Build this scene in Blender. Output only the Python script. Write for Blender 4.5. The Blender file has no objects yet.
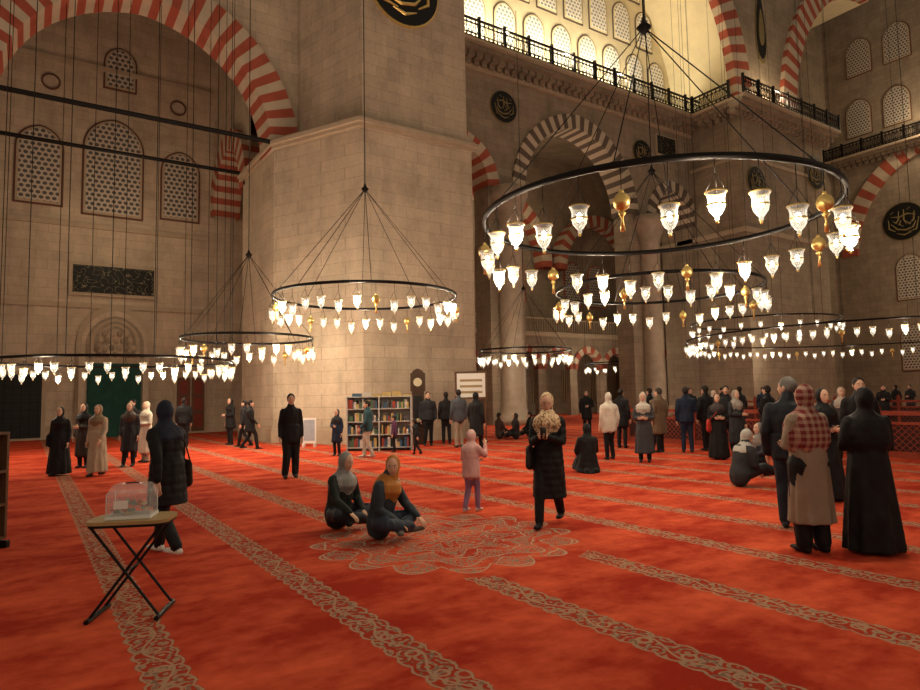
import bpy, bmesh, math, random
from mathutils import Vector, Matrix
from mathutils.bvhtree import BVHTree
random.seed(7)
V=Vector
YAW=math.radians(33.78)
CY,SY=math.cos(YAW),math.sin(YAW)
def pl(X,Y): return (CY*X+SY*Y, -SY*X+CY*Y)   # plan metres (viewing axis) -> hall axes

scene=bpy.context.scene
scene.view_settings.view_transform='Standard'
scene.view_settings.look='None'
scene.view_settings.exposure=0.52
LK=1.6

# ------------------------------------------------------------ materials
class NT:
    def __init__(s,name):
        s.m=bpy.data.materials.new(name); s.m.use_nodes=True
        s.t=s.m.node_tree; s.n=s.t.nodes; s.b=s.n['Principled BSDF']
        s.b.inputs['Specular IOR Level'].default_value=.2
    def node(s,typ,**kw):
        n=s.n.new(typ)
        for k,v in kw.items(): setattr(n,k,v)
        return n
    def link(s,a,b): s.t.links.new(a,b)
    def set(s,sock,v):
        if hasattr(v,'is_output'): s.link(v,sock)
        else: sock.default_value=v
    def M(s,op,a,b=None,c=None):
        n=s.node('ShaderNodeMath',operation=op)
        s.set(n.inputs[0],a)
        if b is not None: s.set(n.inputs[1],b)
        if c is not None: s.set(n.inputs[2],c)
        return n.outputs[0]
    def mix(s,f,a,b,mode='MIX'):
        n=s.node('ShaderNodeMix',data_type='RGBA',blend_type=mode)
        s.set(n.inputs[0],f); s.set(n.inputs[6],a); s.set(n.inputs[7],b)
        return n.outputs[2]
    def xyz(s):
        tc=s.node('ShaderNodeTexCoord'); sp=s.node('ShaderNodeSeparateXYZ')
        s.link(tc.outputs['Object'],sp.inputs[0]); return tc.outputs['Object'],sp.outputs
    def comb(s,x,y,z=0.0):
        n=s.node('ShaderNodeCombineXYZ')
        for i,v in enumerate((x,y,z)): s.set(n.inputs[i],v)
        return n.outputs[0]
    def noise(s,vec,scale,detail=3,rough=.55):
        n=s.node('ShaderNodeTexNoise'); s.link(vec,n.inputs['Vector'])
        n.inputs['Scale'].default_value=scale; n.inputs['Detail'].default_value=detail
        n.inputs['Roughness'].default_value=rough
        return n.outputs['Fac']
    def vor(s,vec,scale,rand=1.0,feat='F1'):
        n=s.node('ShaderNodeTexVoronoi',feature=feat); s.link(vec,n.inputs['Vector'])
        n.inputs['Scale'].default_value=scale; n.inputs['Randomness'].default_value=rand
        return n
    def bump(s,h,strength=.3,dist=.02):
        n=s.node('ShaderNodeBump'); s.link(h,n.inputs['Height'])
        n.inputs['Strength'].default_value=strength; n.inputs['Distance'].default_value=dist
        s.link(n.outputs[0],s.b.inputs['Normal'])
def rgba(c): return (c[0],c[1],c[2],1.0)
_c={}
def simple(name,col,rough=.8,metal=0,var=.25,scale=8.,emis=0,ecol=None,bump=0):
    key=(name,tuple(col))
    if key in _c: return _c[key]
    t=NT(name); o,_=t.xyz()
    f=t.noise(o,scale,3)
    dark=tuple(x*(1-var) for x in col); light=tuple(min(1,x*(1+var)) for x in col)
    t.set(t.b.inputs['Base Color'],t.mix(f,rgba(dark),rgba(light)))
    t.b.inputs['Roughness'].default_value=rough; t.b.inputs['Metallic'].default_value=metal
    if emis:
        t.b.inputs['Emission Color'].default_value=rgba(ecol or col)
        t.b.inputs['Emission Strength'].default_value=emis
        t.m.cycles.emission_sampling='NONE'
    if bump: t.bump(t.noise(o,scale*6,3),bump,.01)
    _c[key]=t.m; return t.m
def stone(name,c1,c2,mortar,bw=.95,bh=.42):
    t=NT(name); o,s=t.xyz()
    v=t.comb(t.M('ADD',s[0],s[1]),s[2])
    br=t.node('ShaderNodeTexBrick'); t.link(v,br.inputs['Vector'])
    br.inputs['Scale'].default_value=1; br.inputs['Brick Width'].default_value=bw
    br.inputs['Row Height'].default_value=bh; br.inputs['Mortar Size'].default_value=.009
    br.inputs['Mortar Smooth'].default_value=.4
    br.inputs['Color1'].default_value=rgba(c1); br.inputs['Color2'].default_value=rgba(c2)
    br.inputs['Mortar'].default_value=rgba(mortar)
    n1=t.noise(o,.7,5,.7); n2=t.noise(o,9,4,.6); n3=t.noise(t.comb(s[0],s[1],t.M('MULTIPLY',s[2],.25)),1.6,4,.7)
    k=t.M('ADD',t.M('MULTIPLY',n1,.75),t.M('ADD',t.M('MULTIPLY',n2,.3),t.M('ADD',t.M('MULTIPLY',n3,.6),.12)))
    kk=t.comb(k,k,k)
    t.set(t.b.inputs['Base Color'],t.mix(1.0,br.outputs['Color'],kk,'MULTIPLY'))
    t.b.inputs['Roughness'].default_value=.75
    t.bump(n2,.12,.02)
    return t.m
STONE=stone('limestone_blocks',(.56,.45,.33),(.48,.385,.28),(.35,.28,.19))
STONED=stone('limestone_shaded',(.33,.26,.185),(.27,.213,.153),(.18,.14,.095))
TRIM=simple('carved_stone_trim',(.43,.34,.24),.7,0,.2,3,bump=.2)
CREAM=simple('painted_plaster_cream',(.80,.71,.48),.8,0,.16,1.5)
VR=simple('voussoir_red',(.36,.085,.05),.75,0,.3,2)
VW=simple('voussoir_cream',(.50,.41,.30),.75,0,.22,2)
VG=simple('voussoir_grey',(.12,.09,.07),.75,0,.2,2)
IRON=simple('black_iron',(.015,.013,.012),.5,.6,.1,5)
GOLD=simple('gilded_brass',(.80,.58,.20),.35,.8,.15,6)
DGOLD=simple('muted_gilding',(.26,.20,.09),.6,.3,.2,6)  # darker, less saturated gold than gilded_brass
MARBLE=simple('marble_column',(.34,.27,.20),.35,0,.35,2.5)
WOODR=simple('red_brown_wood',(.20,.035,.02),.5,0,.35,6)
WOOD=simple('walnut_wood',(.12,.06,.03),.5,0,.35,6)
GREEN=simple('green_curtain',(.020,.075,.058),.8,0,.5,3)
BLACKP=simple('black_panel',(.012,.012,.011),.5,0,.2,5)
BULB=simple('lit_bulb',(1,.93,.80),.5,0,0,1,emis=9,ecol=(1,.87,.64))
WHITEP=simple('white_paint',(.75,.73,.68),.5,0,.06,4)
def glassmat():
    t=NT('frosted_lamp_glass'); b=t.b
    b.inputs['Base Color'].default_value=(.8,.8,.76,1); b.inputs['Roughness'].default_value=.12
    b.inputs['Specular IOR Level'].default_value=.5
    lw=t.node('ShaderNodeLayerWeight'); lw.inputs[0].default_value=.5
    t.set(b.inputs['Alpha'],t.M('ADD',.14,t.M('MULTIPLY',lw.outputs['Facing'],.5)))
    b.inputs['Emission Color'].default_value=(1,.93,.76,1); b.inputs['Emission Strength'].default_value=.45
    t.m.cycles.emission_sampling='NONE'
    return t.m
GLASS=glassmat()
def clearglass():
    t=NT('clear_acrylic'); b=t.b
    b.inputs['Base Color'].default_value=(.85,.9,.9,1); b.inputs['Roughness'].default_value=.08
    b.inputs['Alpha'].default_value=.20; b.inputs['Specular IOR Level'].default_value=.5; return t.m
ACR=clearglass()
def lattice(name,frame,hole,scale,thr):
    t=NT(name); o,s=t.xyz()
    row=t.M('FLOOR',t.M('MULTIPLY',s[2],scale))
    off=t.M('MULTIPLY',t.M('MODULO',row,2.0),.5)
    u=t.M('SUBTRACT',t.M('FRACT',t.M('ADD',t.M('MULTIPLY',t.M('ADD',s[0],s[1]),scale*.87),off)),.5)
    w=t.M('SUBTRACT',t.M('FRACT',t.M('MULTIPLY',s[2],scale)),.5)
    d=t.M('SQRT',t.M('ADD',t.M('MULTIPLY',u,u),t.M('MULTIPLY',w,w)))
    f=t.M('LESS_THAN',d,thr)
    t.set(t.b.inputs['Base Color'],t.mix(f,rgba(frame),rgba(hole)))
    t.b.inputs['Roughness'].default_value=.7
    return t.m
LAT=lattice('plaster_window_lattice',(.52,.45,.36),(.10,.095,.09),4.6,.36)
LATW=lattice('bright_window_lattice',(.98,.93,.82),(.34,.37,.38),4.2,.33)
def calligraphy(name):
    t=NT(name); o,s=t.xyz()
    v=t.comb(t.M('ADD',s[0],s[1]),s[2])
    n=t.noise(v,3.2,1.5,.5)
    a=t.M('ABSOLUTE',t.M('SUBTRACT',n,.5)); f=t.M('LESS_THAN',a,.012)
    t.set(t.b.inputs['Base Color'],t.mix(f,(.012,.012,.01,1),(.20,.17,.10,1)))
    return t.m
CALL=calligraphy('calligraphy_panel')

def carpet():
    t=NT('red_prayer_carpet'); o,s=t.xyz(); x,y=s[0],s[1]
    st=t.comb(t.M('MULTIPLY',x,.8),t.M('MULTIPLY',y,1.6))
    n1=t.noise(st,.9,5,.65); n2=t.noise(o,6,4,.6)
    k=t.M('MULTIPLY',t.M('SUBTRACT',t.M('ADD',t.M('MULTIPLY',n1,.75),t.M('MULTIPLY',n2,.25)),.41),4.6)
    kc=t.node('ShaderNodeClamp'); t.link(k,kc.inputs[0])
    base=t.mix(kc.outputs[0],(.34,.028,.014,1),(.66,.108,.046,1))
    v1=t.vor(o,8.5); v2=t.vor(o,17)
    fl=t.M('SINE',t.M('MULTIPLY',v1.outputs['Distance'],17))
    fa=t.M('GREATER_THAN',fl,.0)
    fl2=t.M('SINE',t.M('MULTIPLY',v2.outputs['Distance'],11))
    fb=t.M('GREATER_THAN',fl2,.35)
    wv=t.M('MULTIPLY',t.M('SINE',t.M('MULTIPLY',y,9.)),.060)
    b=t.M('SUBTRACT',t.M('FRACT',t.M('ADD',t.M('DIVIDE',t.M('SUBTRACT',x,.73),1.32),.5)),.5)
    bs=t.M('MULTIPLY',b,1.32); d=t.M('ABSOLUTE',bs)
    sc=t.M('ADD',.115,t.M('MULTIPLY',t.M('ABSOLUTE',t.M('SINE',t.M('MULTIPLY',y,18.))),.03))
    band=t.M('LESS_THAN',d,sc)
    vd=t.M('ABSOLUTE',t.M('SUBTRACT',bs,wv))
    vine=t.M('LESS_THAN',vd,.010)
    ry=t.M('SUBTRACT',t.M('FRACT',t.M('DIVIDE',y,.349)),.5)
    rr=t.M('SQRT',t.M('ADD',t.M('POWER',t.M('MULTIPLY',ry,.349),2.),t.M('MULTIPLY',bs,bs)))
    ros=t.M('LESS_THAN',t.M('ABSOLUTE',t.M('SUBTRACT',rr,.042)),.010)
    edge=t.M('LESS_THAN',t.M('ABSOLUTE',t.M('SUBTRACT',d,t.M('SUBTRACT',sc,.014))),.008)
    dx=t.M('SUBTRACT',x,3.96); dy=t.M('SUBTRACT',y,6.3)
    r=t.M('SQRT',t.M('ADD',t.M('MULTIPLY',dx,dx),t.M('MULTIPLY',dy,dy)))
    th=t.M('ARCTAN2',dy,dx)
    c8=t.M('COSINE',t.M('MULTIPLY',th,8.)); c16=t.M('COSINE',t.M('MULTIPLY',th,16.))
    lim=t.M('ADD',1.22,t.M('MULTIPLY',t.M('ABSOLUTE',c8),.26))
    inm=t.M('LESS_THAN',r,lim)
    far=t.M('GREATER_THAN',r,1.62)
    g=t.M('ADD',t.M('MULTIPLY',t.M('SINE',t.M('ADD',t.M('MULTIPLY',r,15.),t.M('MULTIPLY',c8,1.8))),.8),t.M('MULTIPLY',c16,.45))
    g1=t.M('GREATER_THAN',t.M('ADD',g,t.M('MULTIPLY',fl,.75)),-.25)
    g2=t.M('GREATER_THAN',fl2,-.3)
    gl=t.M('LESS_THAN',t.M('ABSOLUTE',t.M('ADD',g,.2)),.10)
    ring=t.M('LESS_THAN',t.M('ABSOLUTE',t.M('SUBTRACT',lim,r)),.028)
    medm=t.M('MULTIPLY',inm,t.M('MAXIMUM',t.M('MULTIPLY',g1,g2),t.M('MAXIMUM',ring,gl)))
    motif=t.mix(fb,(.34,.25,.16,1),(.17,.14,.10,1))
    mm=t.mix(fb,(.38,.29,.20,1),(.22,.18,.135,1))
    medc=t.mix(t.M('MAXIMUM',gl,ring),mm,(.42,.31,.21,1))
    bandground=t.mix(fa,(.34,.035,.018,1),motif)
    bandc=t.mix(t.M('MAXIMUM',t.M('MAXIMUM',vine,edge),ros),bandground,(.38,.27,.17,1))
    c=t.mix(t.M('MULTIPLY',band,t.M('MULTIPLY',far,.82)),base,bandc)
    c=t.mix(t.M('MULTIPLY',medm,.86),c,medc)
    t.set(t.b.inputs['Base Color'],c)
    t.b.inputs['Roughness'].default_value=1.0
    t.b.inputs['Specular IOR Level'].default_value=.02
    t.bump(t.noise(o,140,2),.25,.01)
    return t.m
CARPET=carpet()

# ------------------------------------------------------------ mesh builder
class MB:
    def __init__(s): s.v=[]; s.f=[]; s.m=[]
    def add(s,vs,fs,mi=0):
        o=len(s.v); s.v+= [tuple(v) for v in vs]
        for f in fs: s.f.append(tuple(i+o for i in f)); s.m.append(mi)
    def box(s,x0,x1,y0,y1,z0,z1,mi=0):
        vs=[(x0,y0,z0),(x1,y0,z0),(x1,y1,z0),(x0,y1,z0),(x0,y0,z1),(x1,y0,z1),(x1,y1,z1),(x0,y1,z1)]
        s.add(vs,[(3,2,1,0),(4,5,6,7),(0,1,5,4),(1,2,6,5),(2,3,7,6),(3,0,4,7)],mi)
    def prism(s,poly,z0,z1,mi=0):
        n=len(poly)
        vs=[(p[0],p[1],z0) for p in poly]+[(p[0],p[1],z1) for p in poly]
        fs=[tuple(range(n))[::-1],tuple(range(n,2*n))]+[(i,(i+1)%n,n+(i+1)%n,n+i) for i in range(n)]
        s.add(vs,fs,mi)
    def tube(s,pts,rad,mi=0,seg=8,side=None,cap='flat',fold=None,nf=9):
        pts=[V(p) for p in pts]; n=len(pts)
        rad=[(r,r) if not isinstance(r,(tuple,list)) else r for r in rad]
        if side is None:
            d=(pts[-1]-pts[0]); side=V((1,0,0)) if abs(d.x)<.8*d.length else V((0,0,1))
        side=V(side)
        rings=[]
        for i in range(n):
            if i==0: T=pts[1]-pts[0]
            elif i==n-1: T=pts[-1]-pts[-2]
            else: T=(pts[i+1]-pts[i]).normalized()+(pts[i]-pts[i-1]).normalized()
            if T.length<1e-9: T=V((0,0,1))
            T.normalize()
            S=side-T*side.dot(T)
            if S.length<.15:
                S=V((0,0,1))-T*T.z
                if S.length<.15: S=V((0,1,0))-T*T.y
            S.normalize(); B=T.cross(S)
            rings.append((pts[i],S,B,T,rad[i]))
        if cap=='round':
            p,S,B,T,r=rings[0]; m=min(r); pre=[]
            for k,q in ((.95,.3),(.7,.72)): pre.append((p-T*m*k,S,B,T,(r[0]*q,r[1]*q)))
            p,S,B,T,r=rings[-1]; m=min(r); post=[]
            for k,q in ((.7,.72),(.95,.3)): post.append((p+T*m*k,S,B,T,(r[0]*q,r[1]*q)))
            rings=pre+rings+post
            if fold: fold=[0,0]+list(fold)+[fold[-1],0]
        vs=[];fs=[]
        for ri,(p,S,B,T,r) in enumerate(rings):
            fo=fold[ri] if fold else 0
            for j in range(seg):
                a=2*math.pi*j/seg
                k=1+(fo*math.sin(nf*a+1.3*math.sin(2*a)) if fo else 0)
                vs.append(p+S*(r[0]*k*math.cos(a))+B*(r[1]*k*math.sin(a)))
        R=len(rings)
        for i in range(R-1):
            for j in range(seg):
                a=i*seg+j;b=i*seg+(j+1)%seg
                fs.append((a,b,b+seg,a+seg))
        fs.append(tuple(range(seg))[::-1]); fs.append(tuple(range((R-1)*seg,R*seg)))
        s.add(vs,fs,mi)
    def ell(s,c,r,mi=0,seg=14,n=9,M=None):
        c=V(c);vs=[];fs=[]
        for i in range(n+1):
            ph=math.pi*i/n
            for j in range(seg):
                a=2*math.pi*j/seg
                p=V((r[0]*math.sin(ph)*math.cos(a),r[1]*math.sin(ph)*math.sin(a),-r[2]*math.cos(ph)))
                if i==0 or i==n: p=V((p.x+1e-4*math.cos(a),p.y+1e-4*math.sin(a),p.z))
                if M: p=M@p
                vs.append(c+p)
        for i in range(n):
            for j in range(seg):
                a=i*seg+j;b=i*seg+(j+1)%seg
                fs.append((a,b,b+seg,a+seg))
        fs.append(tuple(range(seg))[::-1]); fs.append(tuple(range(n*seg,(n+1)*seg)))
        s.add(vs,fs,mi)
    def lathe(s,prof,c,mi=0,seg=12):
        c=V(c);vs=[];fs=[]
        for r,z in prof:
            for j in range(seg):
                a=2*math.pi*j/seg; vs.append(c+V((r*math.cos(a),r*math.sin(a),z)))
        for i in range(len(prof)-1):
            for j in range(seg):
                a=i*seg+j;b=i*seg+(j+1)%seg
                fs.append((a,b,b+seg,a+seg))
        s.add(vs,fs,mi)
    def mesh(s,name,smooth=False):
        me=bpy.data.meshes.new(name); me.from_pydata(s.v,[],s.f)
        me.polygons.foreach_set('material_index',s.m)
        me.polygons.foreach_set('use_smooth',[smooth]*len(s.f))
        me.update(); return me
    def obj(s,name,mats,smooth=False,loc=None,rot=0,parent=None):
        me=s.mesh(name,smooth)
        for m in mats: me.materials.append(m)
        o=bpy.data.objects.new(name,me); scene.collection.objects.link(o)
        if loc: o.location=loc
        if rot: o.rotation_euler=(0,0,rot)
        if parent: o.parent=parent
        return o

# ------------------------------------------------------------ arches
def ah(dx,R,e=.08):
    e=e*R; q=(R+e)**2-(abs(dx)+e)**2
    return math.sqrt(max(q,0))
def apts(R,n,e=.08):
    E=e*R; f=math.acos(E/(R+E)); out=[]
    for i in range(n+1):
        u=-1+2*i/n
        ph=f*(1-abs(u)); x=-E+(R+E)*math.cos(ph); z=(R+E)*math.sin(ph)
        out.append((math.copysign(x,u) if u!=0 else 0,z))
    return out
def arch_band(mb,c,zs,Rin,Rout,d0,d1,n,axis='x',mA=0,mB=1,e=.08,part=None):
    sub=2; a=apts(Rin,n*sub,e); b=apts(Rout,n*sub,e*Rin/Rout)
    for i in range(n*sub):
        if part and not part(c+a[i][0]): continue
        mi=mA if (i//sub)%2==0 else mB
        q=[]
        for d in (d0,d1):
            for (x,z) in (a[i],a[i+1],b[i+1],b[i]):
                q.append((c+x,d,zs+z) if axis=='x' else (d,c+x,zs+z))
        mb.add(q,[(0,1,2,3),(7,6,5,4),(0,4,5,1),(2,6,7,3)],mi)
def wall_arches(mb,x0,x1,z0,z1,y0,y1,ops,mi=0,axis='x',e=.08):
    xs={x0,x1}
    for (c,R,zs) in ops:
        for (x,z) in apts(R,28,e): 
            if x0<=c+x<=x1: xs.add(round(c+x,4))
    xs=sorted(xs)
    def P(x,y,z): return (x,y,z) if axis=='x' else (y,x,z)
    for i in range(len(xs)-1):
        a,b=xs[i],xs[i+1]; mid=(a+b)/2; op=None
        for o in ops:
            if abs(mid-o[0])<o[1]: op=o
        if op:
            za=op[2]+ah(a-op[0],op[1],e); zb=op[2]+ah(b-op[0],op[1],e)
            mb.add([P(a,y0,za),P(b,y0,zb),P(b,y0,z1),P(a,y0,z1),P(a,y1,za),P(b,y1,zb),P(b,y1,z1),P(a,y1,z1)],
                   [(0,1,2,3),(7,6,5,4),(0,4,5,1),(3,2,6,7)],mi)
        else:
            mb.add([P(a,y0,z0),P(b,y0,z0),P(b,y0,z1),P(a,y0,z1),P(a,y1,z0),P(b,y1,z0),P(b,y1,z1),P(a,y1,z1)],
                   [(0,1,2,3),(7,6,5,4),(3,2,6,7)],mi)
    for (c,R,zs) in ops:
        for sx in (-1,1):
            x=c+sx*R
            if x0<=x<=x1: mb.add([P(x,y0,z0),P(x,y1,z0),P(x,y1,zs),P(x,y0,zs)],[(0,1,2,3)],mi)
def arched_outline(cx,w,z0,z1):
    R=w/2; top=ah(0,R,.15); zs=z1-top
    return [(cx-R,z0),(cx+R,z0)]+[(cx+x,zs+z) for x,z in reversed(apts(R,14,.15))]
def arched_panel(mb,cx,w,z0,z1,y0,y1,mi,axis='x'):
    o=arched_outline(cx,w,z0,z1); n=len(o)
    P=(lambda x,y,z:(x,y,z)) if axis=='x' else (lambda x,y,z:(y,x,z))
    vs=[P(x,y0,z) for x,z in o]+[P(x,y1,z) for x,z in o]
    mb.add(vs,[tuple(range(n)),tuple(range(n,2*n))[::-1]]+[(i,(i+1)%n,n+(i+1)%n,n+i) for i in range(n)],mi)
def window(name,cx,w,z0,z1,y,lat,axis='x',fm=None,sgn=-1):
    mb=MB()
    arched_panel(mb,cx,w+.34,z0-.17,z1+.17,y,y+sgn*.06,0,axis)
    arched_panel(mb,cx,w+.18,z0-.09,z1+.09,y,y+sgn*.10,2,axis)
    arched_panel(mb,cx,w,z0,z1,y,y+sgn*.12,1,axis)
    return mb.obj(name,[fm or FRM,lat,TRIM])
FRM=simple('window_frame_paint',(.13,.06,.04),.7,0,.2,4)

# ------------------------------------------------------------ architecture
mb=MB(); mb.box(-30,62,-14,46,-.3,0); mb.obj('floor',[CARPET])

mb=MB(); mb.box(-8,16,34,34.6,0,22); mb.obj('wall_back_left',[STONE])
mb=MB()
for z,d in ((9.6,.12),(5.9,.08),(17.2,.15),(.35,.1)): mb.box(-8,7.6,34-d,34.02,z,z+.22)
mb.obj('trim_1',[TRIM])
window('window_1',.25,1.55,10.6,13.9,34,LAT)
window('window_2',3.2,2.25,10.4,14.8,34,LAT)
window('window_3',6.15,1.5,10.6,13.8,34,LAT)
window('window_4',3.4,1.1,16.6,18.4,34,LAT)
mb=MB()
for (cx,cz,r) in ((0.6,16.2,.38),(6.0,16.2,.38)):
    n=28
    for k in range(n):
        a=2*math.pi*k/n;b=2*math.pi*(k+1)/n
        q=[]
        for d in (34.0,33.93):
            for rr_,an in ((r,a),(r,b),(r*.82,b),(r*.82,a)): q.append((cx+rr_*math.cos(an),d,cz+rr_*math.sin(an)))
        mb.add(q,[(0,1,2,3),(7,6,5,4),(0,4,5,1),(2,6,7,3)],0)
mb.obj('trim_6',[FRM])
mb=MB(); mb.box(1.5,5.15,33.86,34.02,6.45,8.0,0); mb.box(1.65,5.0,33.82,33.9,6.6,7.85,1)
mb.obj('calligraphy_plaque',[TRIM,CALL])
# mihrab niche
mb=MB()
arched_panel(mb,3.4,3.1,0,6.1,34.02,33.80,2)
arched_panel(mb,3.4,2.7,0,5.8,33.8,33.74,0)
for i in range(6):
    w=2.4-i*.34; z1=5.55-i*.12; arched_panel(mb,3.4,w,3.55,z1,33.74-.02*i,33.72-.02*i,5 if i%2==0 else 2)
for r_ in range(4):
    for k in range(7-r_):
        mb.ell((3.4+(k-(6-r_)/2)*.3,33.62,3.75+r_*.32),(.12,.08,.15),5 if (k+r_)%2 else 2,8,6)
mb.box(2.2,4.6,33.60,33.74,3.35,3.6,2)
mb.box(2.3,4.5,33.62,33.72,.0,3.35,4)
for k in range(9): mb.box(2.36+k*.25,2.44+k*.25,33.58,33.62,0,3.3,4)
for x in (1.95,4.55): mb.box(x,x+.25,33.5,33.8,0,3.6,1)
mb.obj('mihrab_niche',[STONE,VW,TRIM,BLACKP,GREEN,STONED])
mb=MB(); mb.box(5.95,7.5,33.85,34.02,0,2.95,2)
for x in (6.1,6.77): 
    mb.box(x,x+.6,33.80,33.9,.1,2.7,0)
    for z in (.3,1.1,1.9): mb.box(x+.1,x+.5,33.77,33.82,z,z+.65,1)
mb.obj('door_1',[WOOD,WOODR,TRIM])
mb=MB(); mb.box(-1.6,.75,33.85,34.02,0,3.0,2); mb.box(-1.45,.6,33.80,33.9,.1,2.85,0)
for i in range(7): mb.box(-1.35+i*.3,-1.32+i*.3,33.76,33.82,.1,2.85,1)
for i in range(8): mb.box(-1.45,.6,33.76,33.82,.3+i*.33,.33+i*.33,1)
mb.obj('window_5',[BLACKP,IRON,TRIM])
# great arch of bay
mb=MB(); wall_arches(mb,-7,8.6,0,24,23.95,25.1,[(3.2,4.46,11.0)]); mb.obj('wall_arch_left',[STONE])
mb=MB(); arch_band(mb,3.2,11.0,4.3,5.4,23.8,25.2,47); mb.obj('striped_arch',[VR,VW])
mb=MB(); mb.prism([(-7,22.8),(-1.22,22.8),(-1.22,28),(-7,28)],0,10.9); mb.box(-7,-1.1,22.6,28.2,10.7,11.0); mb.obj('stone_pier',[STONE])
mb=MB(); wall_arches(mb,28,34,0,22,7.9,8.7,[(31,2.95,10.8)],axis='y'); mb.obj('wall_arch_transverse',[STONE])
mb=MB(); arch_band(mb,31,10.8,2.35,3.3,7.6,8.9,25,axis='y'); mb.obj('striped_arch',[VR,VW])
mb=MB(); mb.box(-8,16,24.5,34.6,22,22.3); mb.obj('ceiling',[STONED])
mb=MB(); mb.tube([(-1.3,23.7,11.25),(7.6,23.7,11.25)],[.09,.09],0,8); mb.obj('iron_tie_rod',[IRON])
mb=MB(); mb.tube([(-1.3,27.9,11.3),(7.7,27.9,11.3)],[.08,.08],0,8); mb.obj('iron_tie_rod',[IRON])
# main pier
mb=MB()
low=[(9.5,20.1),(14.15,20.1),(14.15,28),(7.6,28),(7.6,23.8)]
mb.prism(low,0,11.1)
def grow(poly,g):
    cx=sum(p[0] for p in poly)/len(poly); cy=sum(p[1] for p in poly)/len(poly)
    return [(p[0]+math.copysign(g,p[0]-cx),p[1]+math.copysign(g,p[1]-cy)) for p in poly]
up=[(9.6,20.25),(14.05,20.25),(14.05,28),(8.6,28),(8.6,23.7)]
mb.prism(up,11.1,32)
for z,g,h in ((11.0,.10,.12),(11.12,.2,.14),(11.26,.12,.1)): mb.prism(grow(low,g),z,z+h,1)
mb.prism(grow(low,.12),0,.5,1); mb.prism(grow(low,.06),.5,.62,1)
mb.prism(grow(up,.06),20.0,20.2,1)
mb.obj('stone_pier',[STONE,TRIM])
def medallion(cx,y,cz,r,axis='x',name='calligraphy_medallion',sgn=-1,g=None):
    mb=MB(); P=(lambda x,d,z:(x,d,z)) if axis=='x' else (lambda x,d,z:(d,x,z))
    def disc(rr,d0,d1,mi):
        n=40; vs=[P(cx+rr*math.cos(2*math.pi*i/n),y+sgn*d0,cz+rr*math.sin(2*math.pi*i/n)) for i in range(n)]
        vs+=[P(cx+rr*math.cos(2*math.pi*i/n),y+sgn*d1,cz+rr*math.sin(2*math.pi*i/n)) for i in range(n)]
        mb.add(vs,[tuple(range(n))[::-1],tuple(range(n,2*n))]+[(i,(i+1)%n,n+(i+1)%n,n+i) for i in range(n)],mi)
    disc(r,0,.08,1); disc(r*.96,.08,.12,0)
    st=[[(-.6,-.1),(-.45,-.4),(-.1,-.5),(.3,-.4),(.6,-.05)],[(-.55,.45),(-.5,0),(-.3,-.2),(-.1,0)],[(-.05,.65),(-.03,.1),(-.15,-.2)],
        [(.2,.6),(.22,.15),(.35,-.05),(.5,.1)],[(-.6,.25),(-.2,.38),(.2,.25),(.6,.35)],[(-.35,-.65),(0,-.75),(.35,-.62)],[(.1,.1),(.2,-.15),(0,-.28)],[(.45,.6),(.6,.5)],[(-.35,.7),(-.2,.6)],
        [(-.75,.1),(-.6,-.55),(-.2,-.62)],[(.4,-.5),(.7,-.3),(.72,.2)]]
    for l in st:
        mb.tube([P(cx+a*r*.95,y+sgn*.13,cz+b*r*.95) for a,b in l],[r*.02]+[r*.045]*(len(l)-2)+[r*.015],1,6)
    return mb.obj(name,[BLACKP,g or DGOLD])
medallion(11.3,20.25,16.75,1.5,g=GOLD)

# arcade wall
Q=27.3
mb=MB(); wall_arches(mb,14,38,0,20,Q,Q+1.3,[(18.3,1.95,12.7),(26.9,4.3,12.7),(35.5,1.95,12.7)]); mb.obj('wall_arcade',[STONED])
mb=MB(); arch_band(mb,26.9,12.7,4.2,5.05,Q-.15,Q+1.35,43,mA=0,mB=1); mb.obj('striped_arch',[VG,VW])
mb=MB(); arch_band(mb,18.3,12.7,1.9,2.65,Q-.12,Q+1.35,19); mb.obj('striped_arch',[VR,VW])
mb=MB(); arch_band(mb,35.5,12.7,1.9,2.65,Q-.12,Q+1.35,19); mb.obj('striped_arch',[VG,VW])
for x in (21.35,32.6):
    mb=MB()
    mb.lathe([(.0,0),(.95,0),(.95,.35),(.8,.45),(.72,.7),(.66,.9),(.60,10.9),(.7,11.0),(.66,11.15),(.8,11.5),(1.0,12.1),(1.05,12.15),(1.05,12.6),(0,12.6)],(x,Q-.35,0),0,24)
    mb.obj('marble_column',[MARBLE],True)
for p,w in ((17.2,1.6),(35.0,1.8)):
    mb=MB(); mb.box(p-w/2-.1,p+w/2+.1,Q-.1,Q,17.1,18.5,1); mb.box(p-w/2,p+w/2,Q-.14,Q-.1,17.2,18.4,0); mb.obj('calligraphy_plaque',[CALL,TRIM])
medallion(21.4,Q,17.3,.9); medallion(32.6,Q,16.9,.85)
mb=MB(); mb.box(14,37.6,Q-.2,Q,18.9,19.15); mb.obj('trim_2',[TRIM])

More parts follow.
